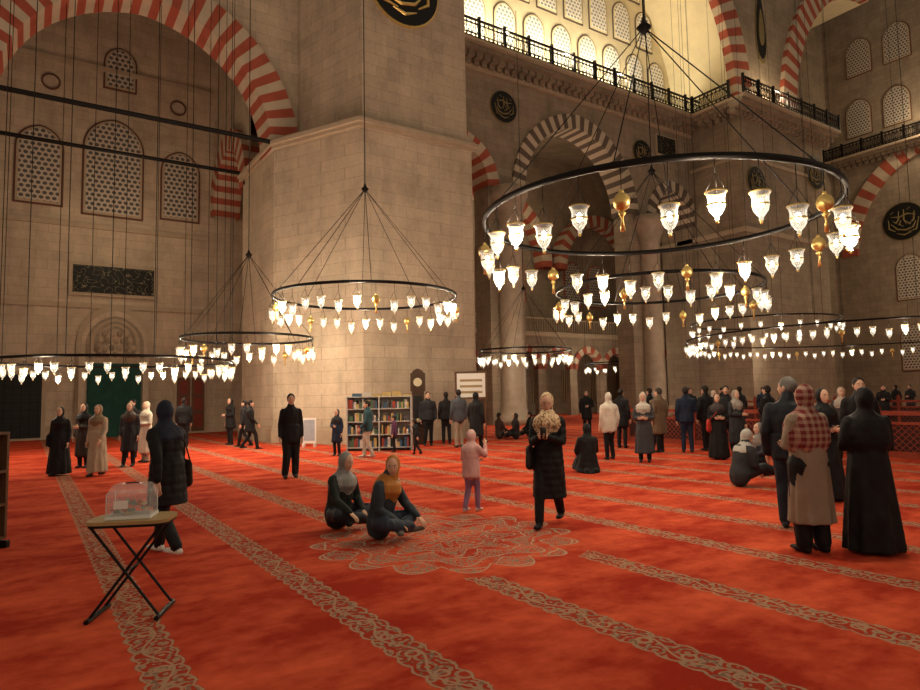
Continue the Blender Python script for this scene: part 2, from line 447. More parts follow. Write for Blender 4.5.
def balcony(path,z,name,out):
    mb=MB()
    for (a,b),o in zip(zip(path[:-1],path[1:]),out):
        a=V((a[0],a[1],0)); b=V((b[0],b[1],0)); o=V((o[0],o[1],0)); L=(b-a).length; d=(b-a)/L
        def bx(s0,s1,o0,o1,z0,z1,mi):
            vs=[]
            for zz in (z0,z1):
                for (s_,o_) in ((s0,o0),(s1,o0),(s1,o1),(s0,o1)):
                    p=a+d*s_+o*o_; vs.append((p.x,p.y,zz))
            mb.add(vs,[(3,2,1,0),(4,5,6,7),(0,1,5,4),(1,2,6,5),(2,3,7,6),(3,0,4,7)],mi)
        bx(-.0,L,0,1.15,z,z+.18,0)
        n=int(L/.5)
        for i in range(n):
            s0=(i+.15)*L/n
            bx(s0,s0+.32,0,.35,z-.75,z-.5,1); bx(s0-.04,s0+.36,0,.65,z-.5,z-.25,1); bx(s0-.08,s0+.40,0,.95,z-.25,z,1)
        bx(0,L,1.0,1.1,z+1.15,z+1.25,2); bx(0,L,1.0,1.1,z+.2,z+.28,2); bx(0,L,1.02,1.08,z+.95,z+.99,2); bx(0,L,1.02,1.08,z+.42,z+.46,2)
        # pierced lattice panels: crossing diagonals
        n=int(L/.28)
        for i in range(n):
            s0=i*L/n; s1=(i+1)*L/n
            for (za,zb) in ((z+.2,z+1.15),(z+1.15,z+.2)):
                p0=a+d*s0+o*1.05; p1=a+d*s1+o*1.05
                mb.tube([(p0.x,p0.y,za),(p1.x,p1.y,zb)],[.018,.018],2,4)
            bx(s0-.015,s0+.015,1.03,1.07,z+.18,z+1.2,2)
        n=int(L/1.6)
        for i in range(n+1):
            s0=i*L/n; bx(s0-.07,s0+.07,.98,1.12,z+.18,z+1.4,2)
    mb.obj(name,[TRIM,STONED,IRON])
balcony([(14.1,Q),(37.6,Q)],19.8,'gallery_balcony',[(0,-1)])
balcony([(37.6,26.2),(37.6,23.5)],19.8,'gallery_balcony',[(-1,0)])
balcony([(36.5,23.5),(48.2,23.5)],19.8,'gallery_balcony',[(0,-1)])

# tympanum
mb=MB(); mb.box(13.9,38,28.4,29,20,36); mb.obj('wall_tympanum',[CREAM])
for row,(z0,z1) in enumerate(((21.6,24.1),(25.0,27.4),(28.2,30.4))):
    mb=MB()
    for i in range(10-row):
        x=15.9+row*1.1+i*2.2
        arched_panel(mb,x,1.65,z0-.2,z1+.2,28.4,28.34,0)
        arched_panel(mb,x,1.5,z0-.1,z1+.1,28.36,28.30,2)
        arched_panel(mb,x,1.3,z0,z1,28.36,28.28,1)
    mb.obj('window_%d'%(6+row),[VG,LATW,CREAM])
def great_arch(c,R,zs,q0,q1,name,cond):
    mb=MB(); arch_band(mb,c,zs,R,R+1.7,q0,q0+.6,75,part=cond); mb.obj('striped_arch',[VR,VW])
    mb=MB(); a=apts(R,60)
    for i in range(60):
        if not cond(c+a[i][0]): continue
        mb.add([(c+a[i][0],q0+.6,zs+a[i][1]),(c+a[i+1][0],q0+.6,zs+a[i+1][1]),(c+a[i+1][0],q1,zs+a[i+1][1]),(c+a[i][0],q1,zs+a[i][1])],[(0,1,2,3)])
    mb.obj(name,[CREAM])
great_arch(25.8,11.7,20.2,23.5,28.5,'vault_soffit',lambda x:True)
great_arch(57.0,12.2,20.2,23.6,29,'vault_soffit',lambda x:x<57)
mb=MB()
for i in range(20):
    z0=20+i*.9; z1=z0+.9
    l0=25.8+max([a[0] for a in apts(13.35,200,.07) if a[1]>=z0-20.2] or [0]); l1=25.8+max([a[0] for a in apts(13.35,200,.07) if a[1]>=z1-20.2] or [0])
    r0=57+min([a[0] for a in apts(13.85,200,.07) if a[1]>=z0-20.2] or [0]); r1=57+min([a[0] for a in apts(13.85,200,.07) if a[1]>=z1-20.2] or [0])
    mb.add([(l0,23.9,z0),(r0,23.9,z0),(r1,23.9,z1),(l1,23.9,z1)],[(0,1,2,3)])
mb.obj('wall_pendentive',[STONED])
mb=MB(); n=32
def drop(k,y0,y1,mi):
    o=[(41.2+k*.8*math.sin(a)*(1-.55*(math.cos(a)*.5+.5)),26.3+k*2.6*math.cos(a)) for a in [2*math.pi*i/n for i in range(n)]]
    vs=[(x,y0,z) for x,z in o]+[(x,y1,z) for x,z in o]
    mb.add(vs,[tuple(range(n)),tuple(range(n,2*n))[::-1]]+[(i,(i+1)%n,n+(i+1)%n,n+i) for i in range(n)],mi)
drop(1,23.9,23.84,0); drop(.86,23.84,23.80,1); drop(.5,23.8,23.77,0)
mb.obj('pendentive_ornament',[DGOLD,BLACKP])
mb=MB(); rp=[(37.6,23.5),(47.6,23.5),(47.6,30),(37.6,30)]
mb.prism(rp,0,20); mb.prism(grow(rp,.15),11.6,11.9,1); mb.prism(grow(rp,.15),0,.6,1); mb.prism(grow(rp,.1),16.4,16.6,1)
mb.obj('stone_pier',[STONED,TRIM])
medallion(39.0,23.5,15.0,1.0); medallion(46.4,23.5,16.9,1.2)
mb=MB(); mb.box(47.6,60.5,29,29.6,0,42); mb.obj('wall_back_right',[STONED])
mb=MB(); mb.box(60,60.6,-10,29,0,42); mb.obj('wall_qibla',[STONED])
balcony([(60,29),(60,8)],21.5,'gallery_balcony',[(-1,0)])
medallion(23.4,60,15.2,1.6,axis='y')
for i,(q,z0,z1) in enumerate(((26.3,23.6,26.6),(23.3,23.6,26.6),(20.3,23.6,26.6),(26.0,29,32),(23,29,32),(20,29,32),(23.2,8.8,12.3),(19,8.8,12.3),(23.2,3,6.5),(19,3,6.5))):
    window('window_%d'%(9+i),q,1.8,z0,z1,60,LAT,axis='y')
mb=MB(); arch_band(mb,19.5,13.0,7.5,8.8,59.7,60.05,41,axis='y'); mb.obj('striped_arch',[VR,VW])
# aisle behind arcade
mb=MB(); mb.box(14,48,38,38.6,0,21); mb.obj('wall_aisle',[STONED])
mb=MB(); mb.box(14,48,28.6,38.6,20.2,20.5); mb.obj('ceiling_aisle',[STONED])
mb=MB(); arch_band(mb,28.0,11.2,4.4,5.4,36.9,37.9,33); arch_band(mb,38.5,11.2,3.6,4.5,36.9,37.9,29); mb.obj('striped_arch',[VR,VW])
mb=MB()
for x,z0,z1,w in ((25.4,8.6,12,1.6),(28,9,13.4,2),(30.6,8.6,12,1.6),(36.4,8.6,12,1.6),(39,8.6,12,1.6)):
    arched_panel(mb,x,w+.25,z0-.12,z1+.12,38,37.95,0); arched_panel(mb,x,w,z0,z1,38,37.9,1)
mb.obj('window_20',[VR,LAT])
ops=[(16.5+i*3.0,1.15,3.3) for i in range(10)]
mb=MB(); wall_arches(mb,15,46,0,5.6,34.6,35.0,ops); 
for c,R,zs in ops: arch_band(mb,c,zs,1.15,1.6,34.5,35.05,11,mA=1,mB=2)
mb.box(15,46,34.3,38,5.6,5.9,3)
for i in range(140): mb.box(15+i*.22,15.06+i*.22,34.4,34.45,5.9,6.8,3)
mb.box(15,46,34.35,34.5,6.8,6.9,3)
mb.obj('gallery_arcade',[STONED,VR,VW,TRIM])
mb=MB()
for i in range(9):
    mb.box(16.9+i*3.0,18.1+i*3,37.9,38.02,.9,3.4,0)
    for j in range(5): mb.box(16.9+i*3+.2*j+.1,16.93+i*3+.2*j+.1,37.86,37.9,.9,3.4,1)
mb.obj('window_21',[simple('lit_window',(.35,.25,.14),.5),IRON])

# ------------------------------------------------------------ chandeliers
cup=[(.010,-.285),(.026,-.275),(.018,-.25),(.045,-.225),(.078,-.175),(.090,-.11),(.086,-.055),(.094,-.01),(.112,.022)]
def lamp(mb,x,y,zr,L,sc=1.,seg=12):
    zt=zr-L
    mb.lathe([(r*sc,(z)*sc) for r,z in cup],(x,y,zt),2,seg)
    mb.lathe([(.117*sc,.015*sc),(.117*sc,.031*sc),(.108*sc,.031*sc),(.108*sc,.015*sc)],(x,y,zt),1,seg)
    mb.lathe([(.094*sc,-.125*sc),(.094*sc,-.105*sc)],(x,y,zt),1,seg)
    mb.ell((x,y,zt-.10*sc),(.034*sc,.034*sc,.055*sc),3,8,6)
    mb.ell((x,y,zt-.30*sc),(.018*sc,.018*sc,.025*sc),1,6,4)
    for k in range(3):
        a=k*2.094+.5
        mb.tube([(x+.112*sc*math.cos(a),y+.112*sc*math.sin(a),zt+.03*sc),(x,y,zt+.24*sc)],[.004,.004],0,4)
    mb.tube([(x,y,zt+.23*sc),(x,y,zr)],[.006,.006],0,4)
def goldball(mb,x,y,zr,L,sc=1.):
    z=zr-L
    mb.ell((x,y,z),(.095*sc,.095*sc,.105*sc),1,12,8)
    mb.ell((x,y,z+.11*sc),(.03*sc,.03*sc,.03*sc),1,8,5)
    mb.lathe([(.02*sc,-.10*sc),(.045*sc,-.13*sc),(.02*sc,-.16*sc),(.012*sc,-.2*sc),(.03*sc,-.33*sc),(0,-.33*sc)],(x,y,z),1,8)
    mb.tube([(x,y,z+.12*sc),(x,y,zr)],[.006,.006],0,4)
def chandelier(X,Y,z,r,n,hub,top,nlights=5,watt=90,balls=6,vert=0,L=.34,sc=1.,phase=.1,spokes=8,lcol=(1,.83,.60)):
    p,q=pl(X,Y); mb=MB()
    N=72; prof=[(-.022,-.035),(.022,-.035),(.022,.035),(-.022,.035)]
    vs=[];fs=[]
    for i in range(N):
        a=2*math.pi*i/N
        for dr,dz in prof: vs.append((p+(r+dr)*math.cos(a),q+(r+dr)*math.sin(a),z+dz))
    for i in range(N):
        for j in range(4):
            a=i*4+j;b=i*4+(j+1)%4;c=((i+1)%N)*4+j;d=((i+1)%N)*4+(j+1)%4
            fs.append((a,b,d,c))
    mb.add(vs,fs,0)
    lights=[]
    tot=n+balls; bi=set(int((i+.5)*tot/balls) for i in range(balls)) if balls else set()
    for i in range(tot):
        a=2*math.pi*(i+phase)/tot; x=p+r*math.cos(a);y=q+r*math.sin(a)
        if i in bi: goldball(mb,x,y,z,.42,sc)
        else:
            LL=L+(.12 if i%3==1 else 0)
            lamp(mb,x,y,z,LL,sc,14 if 0<Y<12 else 8); lights.append((x,y,z-LL-.10*sc))
    if vert:
        for i in range(vert):
            a=2*math.pi*(i+.5)/vert; x=p+r*math.cos(a);y=q+r*math.sin(a)
            mb.tube([(x,y,z),(x,y,top)],[.010,.010],0,4)
    if hub:
        for i in range(spokes):
            a=2*math.pi*(i+.5)/spokes
            mb.tube([(p+r*math.cos(a),q+r*math.sin(a),z),(p,q,hub)],[.009,.009],0,4)
        mb.lathe([(0,-.12),(.05,-.08),(.11,0),(.05,.06),(.02,.16),(0,.18)],(p,q,hub),0,12)
        mb.tube([(p,q,hub),(p,q,top)],[.014,.014],0,5)
    ob=mb.obj('ring_chandelier',[IRON,GOLD,GLASS,BULB],True)
    step=max(1,len(lights)//nlights)
    for i in range(nlights):
        lx_=lights[(i*step)%len(lights)]
        ld=bpy.data.lights.new('chandelier_bulb','POINT'); ld.energy=watt*LK; ld.color=lcol; ld.shadow_soft_size=.05
        lo=bpy.data.objects.new('bulb_light',ld); lo.location=lx_; scene.collection.objects.link(lo); lo.parent=ob
    return ob
chandelier(2.80,9.2,4.1,2.42,25,6.95,26,6,110,6,phase=.25,spokes=6,L=.42)
chandelier(4.97,16.2,4.15,2.5,28,7.2,26,5,120,6,phase=.2)
chandelier(-2.53,17.5,4.3,2.45,30,7.3,26,6,190,5,phase=.3)
chandelier(-6.7,20.5,3.5,2.0,26,6.2,20,5,100,4)
chandelier(-9.97,18.9,2.75,3.15,50,None,16,6,110,0,vert=20,L=.2,sc=.85)
chandelier(19.7,31,4.1,8.4,96,None,30,12,170,10,vert=16,L=.3,sc=1.1)
chandelier(15.5,33,5.0,3.5,26,None,30,3,130,0,vert=8,L=.3)
chandelier(3.0,30,3.6,2.1,30,6.5,20,5,100,0)
chandelier(10.7,45,3.6,2.0,18,None,12,4,100,0,vert=4)
chandelier(-5.2,-1.5,4.1,2.4,20,7,26,4,65,4)
chandelier(5.5,-2.0,4.1,2.4,20,7,26,4,80,4)

for p in (16.5,21,25.5,30):
    ld=bpy.data.lights.new('gallery_uplighter','POINT'); ld.energy=520; ld.color=(1,.86,.60); ld.shadow_soft_size=.15
    lo=bpy.data.objects.new('gallery_uplighter',ld); lo.location=(p,Q-.85,20.9); scene.collection.objects.link(lo)
for (p,q,z,e) in ((41,22.9,20.8,300),(58.0,20,22.6,450),(54,16,10,700),(28,33,14,280),(3.2,30,9,90)):  # bare points added to brighten the pier, qibla wall, aisle and left bay
    ld=bpy.data.lights.new('hall_fill','POINT'); ld.energy=e; ld.color=(1,.78,.50); ld.shadow_soft_size=.15
    lo=bpy.data.objects.new('hall_fill',ld); lo.location=(p,q,z); scene.collection.objects.link(lo)

# ------------------------------------------------------------ furniture
def place(mbx,name,mats,X,Y,a=0,smooth=False):
    p,q=pl(X,Y); return mbx.obj(name,mats,smooth,(p,q,0),math.radians(a)-YAW)
mb=MB()
w,d=.29,.20
n=28; top=[]
for i in range(n):
    a=2*math.pi*i/n; c,s_=math.cos(a),math.sin(a)
    top.append((w*math.copysign(abs(c)**.35,c),d*math.copysign(abs(s_)**.35,s_)))
mb.prism(top,.695,.72,0); mb.prism([(x*.97,y*.97) for x,y in top],.675,.695,1)
for y in (-.16,.16):
    mb.tube([(-.24,y,.675),(.24,y*1.0,.03)],[.011,.011],1,8); mb.tube([(.24,y*.88,.675),(-.24,y*.88,.03)],[.011,.011],1,8)
for x in (-.24,.24): mb.tube([(x,-.21,.018),(x,.21,.018)],[.018,.018],1,8); mb.tube([(x,-.16,.67),(x,.16,.67)],[.011,.011],1,8)
mb.tube([(0,-.16,.345),(0,.16,.345)],[.009,.009],1,8)
place(mb,'folding_table',[simple('table_laminate',(.36,.24,.10),.45),IRON],-2.52,5.05,8)
mb=MB()
def hexa(x0,x1,y0,y1,z0,z1,tx,mi):
    vs=[(x0,y0,z0),(x1,y0,z0),(x1,y1,z0),(x0,y1,z0),(x0+tx,y0+tx,z1),(x1-tx,y0+tx,z1),(x1-tx,y1-tx,z1),(x0+tx,y1-tx,z1)]
    mb.add(vs,[(3,2,1,0),(4,5,6,7),(0,1,5,4),(1,2,6,5),(2,3,7,6),(3,0,4,7)],mi)
hexa(-.16,.16,-.12,.12,.722,.745,0,1); hexa(-.155,.155,-.115,.115,.745,.91,.0,0); hexa(-.155,.155,-.115,.115,.91,.975,.04,0)
mb.box(-.05,.05,-.012,.012,.975,.982,2)
for k in range(60):
    x=random.uniform(-.12,.10);y=random.uniform(-.09,.07);z=.746+random.uniform(0,.08); a=random.random()*3
    c_,s__=math.cos(a)*.04,math.sin(a)*.04
    mb.add([(x,y,z),(x+c_,y+s__,z+.01),(x+c_-s__*.6,y+s__+c_*.6,z+.03),(x-s__*.6,y+c_*.6,z+.012)],[(0,1,2,3)],3+(k%3))
for x in (-.155,.15):
    for y in (-.115,.11): mb.box(x,x+.005,y,y+.005,.745,.91,1)
mb.box(-.10,.0,-.1175,-.1155,.80,.86,1)
place(mb,'donation_box',[ACR,WHITEP,BLACKP,simple('bank_note',(.45,.16,.10),.8,0,.5,30),simple('bank_note_green',(.2,.3,.25),.8,0,.4,30),simple('bank_note_tan',(.45,.35,.22),.8,0,.4,30)],-2.53,5.05,12)
# bookcase
mb=MB()
W=1.95
for x in (-W/2,-.02,W/2-.04): mb.box(x,x+.04,-.18,.18,0,1.62,0)
for z in (.08,.46,.84,1.22,1.58): mb.box(-W/2,W/2,-.18,.18,z,z+.03,0)
mb.box(-W/2,W/2,.16,.19,0,1.62,0)
cols=[(.5,.45,.38),(.30,.06,.04),(.05,.10,.16),(.45,.32,.12),(.08,.14,.08),(.10,.09,.09)]
bm=[simple('book_cover',c,.6) for c in cols]
for z in (.11,.49,.87,1.25):
    x=-W/2+.06
    while x<W/2-.1:
        t=random.uniform(.03,.09); h=random.uniform(.14,.29)
        if abs(x+t/2)>.07 and random.random()<.9: mb.box(x,x+t,-.15,.08,z,z+h,1+random.randrange(6))
        x+=t+.004
x=-.8
while x<.8:
    mb.box(x,x+.25,-.12,.12,1.61,1.61+random.uniform(.05,.15),1+random.randrange(6)); x+=.3
place(mb,'bookcase',[simple('shelf_paint',(.42,.40,.36),.5,0,.08,4)]+bm,-2.45,19.6,0)
mb=MB(); mb.box(-.25,.25,-.15,.15,0,.5,0); mb.box(-.2,.2,-.12,.12,.5,1.75,0); mb.box(-.24,.24,-.14,.14,1.75,2.35,0)
mb.box(-.14,.14,-.13,-.11,.6,1.6,1); mb.tube([(0,-.14,2.05),(0,-.16,2.05)],[.14,.14],2,24); arched_panel(mb,0,.44,2.2,2.5,-.12,.12,0)
mb.ell((0,-.135,.8),(.07,.01,.07),2,12,6)
place(mb,'grandfather_clock',[simple('dark_walnut',(.05,.025,.014),.5,0,.3,6),BLACKP,simple('clock_face',(.5,.42,.28),.4)],-1.42,21.6,0)
mb=MB(); mb.box(-.55,.55,-.03,.03,1.45,2.4,0); mb.box(-.48,.48,-.04,-.03,1.52,2.33,1)
for x in (-.5,.46): mb.box(x,x+.04,-.03,.03,0,1.45,0)
for x in (-.5,.46): mb.box(x-.02,x+.06,-.25,.25,0,.05,0)
for z in (1.65,1.85,2.05): mb.box(-.38,.38,-.045,-.04,z,z+.08,2)
place(mb,'notice_board',[WOOD,WHITEP,simple('print',(.35,.25,.12),.7)],.35,22.2,0)
mb=MB(); mb.box(-.22,.22,-.02,.02,.12,.95,0); mb.box(-.18,.18,-.03,-.02,.2,.88,1); mb.box(-.2,-.16,-.15,.15,0,.12,0); mb.box(.16,.2,-.15,.15,0,.12,0)
place(mb,'floor_sign',[WHITEP,simple('print_blue',(.35,.38,.42),.7)],-5.0,21.5,0)
mb=MB()
for y in (-.5,.5): mb.box(-.35,.0,y-.02,y+.02,.08,1.28,0)
for z in (.08,.45,.82,1.25): mb.box(-.35,.0,-.5,.5,z,z+.03,0)
mb.box(-.36,-.33,-.5,.5,.08,1.28,1)
for y in (-.4,.4): mb.box(-.45,.10,y-.03,y+.03,0,.08,2)
for i in range(6): mb.box(-.3,-.05,-.42+i*.15,-.33+i*.15,.85,1.02,1)
place(mb,'shelf_rack',[WOOD,simple('folded_cloth',(.3,.26,.2),.8),IRON],-5.19,7.0,0)
mb=MB(); P0=16.5
def fence(mb,x,y0,y1):
    mb.box(x-.05,x+.05,y0,y1,.95,1.05,0); mb.box(x-.04,x+.04,y0,y1,0,.14,0); mb.box(x-.03,x+.03,y0,y1,.74,.80,0)
    n=int((y1-y0)/1.2)
    for i in range(n+1):
        y=y0+i*(y1-y0)/n; mb.box(x-.06,x+.06,y-.06,y+.06,0,1.16,0); mb.ell((x,y,1.2),(.06,.06,.07),0,8,6)
    y=y0
    while y<y1-.6:
        mb.tube([(x,y,.14),(x,y+.6,.74)],[.018,.018],0,4); mb.tube([(x,y+.6,.14),(x,y,.74)],[.018,.018],0,4); y+=.15
    mb.box(x-.008,x+.008,y0,y1,.14,.74,1)
fence(mb,P0,1.0,14.8)
mb.obj('carved_wooden_fence',[simple('fence_wood',(.30,.05,.025),.5),simple('fence_panel',(.04,.015,.012),.6)])
mb=MB(); fence(mb,30,6,20); mb.obj('carved_wooden_fence',[WOODR,BLACKP])

# ------------------------------------------------------------ people
def cloth(c,var=.22):
    key=('cloth',tuple(c))
    if key in _c: return _c[key]
    t=NT('cloth'); o,s=t.xyz()
    f=t.noise(o,5,4); t.set(t.b.inputs['Base Color'],t.mix(f,rgba([x*(1-var) for x in c]),rgba([min(1,x*(1+var)+.002) for x in c])))
    t.b.inputs['Roughness'].default_value=.65; t.b.inputs['Specular IOR Level'].default_value=.18
    v=t.comb(s[0],s[1],t.M('MULTIPLY',s[2],.5))
    t.bump(t.noise(v,9,1.5,.4),.85,.055)
    _c[key]=t.m; return t.m
def plaid():
    t=NT('plaid_scarf'); o,s=t.xyz()
    a=t.M('GREATER_THAN',t.M('SINE',t.M('MULTIPLY',s[0],95.)),.1); b=t.M('GREATER_THAN',t.M('SINE',t.M('MULTIPLY',s[2],95.)),.1)
    k=t.M('MULTIPLY',t.M('ADD',a,b),.5)
    t.set(t.b.inputs['Base Color'],t.mix(k,(.16,.025,.025,1),(.36,.24,.18,1))); t.b.inputs['Roughness'].default_value=.9
    t.bump(t.noise(o,9,1.5,.4),.6,.035)
    return t.m
PLAID=plaid()
def leopard():
    t=NT('patterned_scarf'); o,s=t.xyz()
    v=t.vor(o,38); f=t.M('GREATER_THAN',v.outputs['Distance'],.62)
    t.set(t.b.inputs['Base Color'],t.mix(f,(.62,.45,.28,1),(.22,.12,.06,1))); t.b.inputs['Roughness'].default_value=.85
    t.bump(t.noise(o,9,1.5,.4),.6,.035)
    return t.m
LEO=leopard()
SK1=simple('skin',(.60,.36,.25),.55,0,.06,20); EYEW=simple('eye_white',(.7,.68,.65),.3,0,0); EYED=simple('eye_dark',(.02,.012,.01),.3,0,0)
LIP=simple('lips',(.45,.15,.13),.5,0,.1)

POSE={
 'stand':dict(P=(0,0,.92),K=[(.09,.02,.49),(-.09,.03,.49)],A=[(.10,-.02,.08),(-.10,.0,.08)]),
 'relax':dict(P=(.02,0,.92),K=[(.10,.07,.49),(-.07,.0,.49)],A=[(.14,.07,.08),(-.07,-.02,.08)]),
 'walk':dict(P=(0,0,.90),K=[(.09,.17,.50),(-.08,-.02,.48)],A=[(.09,.23,.085),(-.08,-.27,.13)]),
 'step':dict(P=(0,0,.91),K=[(.09,.09,.50),(-.08,.01,.48)],A=[(.09,.10,.085),(-.07,-.14,.10)]),
 'cross':dict(P=(0,0,.14),K=[(.30,.28,.15),(-.30,.28,.15)],A=[(-.06,.36,.07),(.08,.30,.06)]),
 'seiza':dict(P=(0,0,.25),K=[(.13,.38,.09),(-.13,.38,.09)],A=[(.10,-.05,.06),(-.10,-.05,.06)]),
 'legsout':dict(P=(0,0,.13),K=[(.14,.42,.22),(-.16,.40,.16)],A=[(.16,.80,.07),(-.20,.78,.07)]),
}
ARM={
 'down':((.05,-.03,-.27),(.06,.05,-.51)),
 'swingf':((.05,.06,-.27),(.04,.22,-.46)),
 'swingb':((.05,-.12,-.25),(.07,-.14,-.50)),
 'phone':((.03,.07,-.27),(-.10,.27,-.20)),
 'fold':((.06,.04,-.27),(-.14,.21,-.27)),
 'lap':((.06,.09,-.25),(-.03,.29,-.33)),
 'knee':((.07,.16,-.21),(.03,.38,-.30)),
 'up':((.08,.16,-.17),(.0,.30,.05)),
}
def hand(mb,w,D,N,sg,sc,mi,curl=.45,seg=6):
    D=D.normalized(); N=(N-D*N.dot(D)).normalized(); W=D.cross(N)
    mb.tube([w-D*.02*sc,w+D*.02*sc,w+D*.06*sc,w+D*.09*sc],[(.022*sc,.018*sc),(.031*sc,.017*sc),(.040*sc,.015*sc),(.036*sc,.011*sc)],mi,8,side=W,cap='round')
    for i,l in enumerate((.064,.078,.072,.056)):
        b=w+D*.085*sc+W*(sg*(.029-.0195*i))*sc; pts=[b]; a=curl*.4; p=b
        for k,fr in enumerate((.45,.32,.23)):
            p=p+(D*math.cos(a)+N*math.sin(a))*l*fr*sc; pts.append(p); a+=curl
        mb.tube(pts,[.0088*sc,.0082*sc,.0074*sc,.006*sc],mi,seg,side=W,cap='round')
    b=w+D*.015*sc+W*sg*.028*sc; p1=b+(D*.7+W*sg*.65+N*.25)*.04*sc; p2=p1+(D*.9+W*sg*.15+N*.35)*.032*sc
    mb.tube([b,p1,p2],[.012*sc,.0095*sc,.007*sc],mi,seg,side=N,cap='round')
def headmesh(mb,C,M,sc,mskin,mw,md,ml,ears):
    seg,n=28,22; vs=[];fs=[]
    g=lambda x,s:math.exp(-(x/s)**2)
    for i in range(n+1):
        ph=math.pi*i/n; zz=-math.cos(ph)
        for j in range(seg):
            a=2*math.pi*j/seg
            x=.074*math.sin(ph)*math.cos(a); y=.094*math.sin(ph)*math.sin(a); z=.115*zz
            if zz<0:
                k=(-zz)**1.4; x*=1-.30*k
                if y>0: y=y*(1+.12*k)+.022*k*(-zz)
                else: y*=1-.35*k
            if y>0:
                y+=.020*g(x,.011)*g(z+.022,.020)+.008*g(x,.010)*g(z-.005,.022)
                y-=.009*(g(x-.030,.016)+g(x+.030,.016))*g(z-.006,.013)
                y+=.005*g(x,.022)*g(z+.058,.010)-.004*g(x,.02)*g(z+.074,.008)+.006*g(x,.02)*g(z+.095,.014)
                y+=.004*g(abs(x)-.028,.02)*g(z-.026,.008)
            if i in(0,n): x+=1e-4*math.cos(a); y+=1e-4*math.sin(a)
            vs.append(C+M@(V((x,y,z))*sc))
    for i in range(n):
        for j in range(seg):
            a=i*seg+j;b=i*seg+(j+1)%seg; fs.append((a,b,b+seg,a+seg))
    fs.append(tuple(range(seg))[::-1]); fs.append(tuple(range(n*seg,(n+1)*seg)))
    mb.add(vs,fs,mskin)
    for s_ in (-1,1):
        mb.ell(C+M@(V((s_*.030,.0765,.006))*sc),(.013*sc,.008*sc,.0075*sc),mw,8,6,M)
        mb.ell(C+M@(V((s_*.030,.0822,.006))*sc),(.0062*sc,.004*sc,.0062*sc),md,8,6,M)
        mb.tube([C+M@(V((s_*.014,.090,.024))*sc),C+M@(V((s_*.032,.087,.030))*sc),C+M@(V((s_*.048,.074,.024))*sc)],[.003*sc,.004*sc,.002*sc],md,5)
        if ears: mb.ell(C+M@(V((s_*.076,-.004,-.004))*sc),(.009*sc,.018*sc,.030*sc),mskin,8,6,M)
    mb.tube([C+M@(V((-.022,.0895,-.058))*sc),C+M@(V((0,.097,-.056))*sc),C+M@(V((.022,.0895,-.058))*sc)],[.003*sc,.0062*sc,.003*sc],ml,6)
def resamp(pts,rad,step):
    P=[];R=[]
    for i in range(len(pts)-1):
        a,b=V(pts[i]),V(pts[i+1]); n=max(1,int((b-a).length/step))
        for k in range(n):
            f=k/n; P.append(a.lerp(b,f)); R.append((rad[i][0]*(1-f)+rad[i+1][0]*f,rad[i][1]*(1-f)+rad[i+1][1]*f))
    P.append(V(pts[-1])); R.append(rad[-1]); return P,R
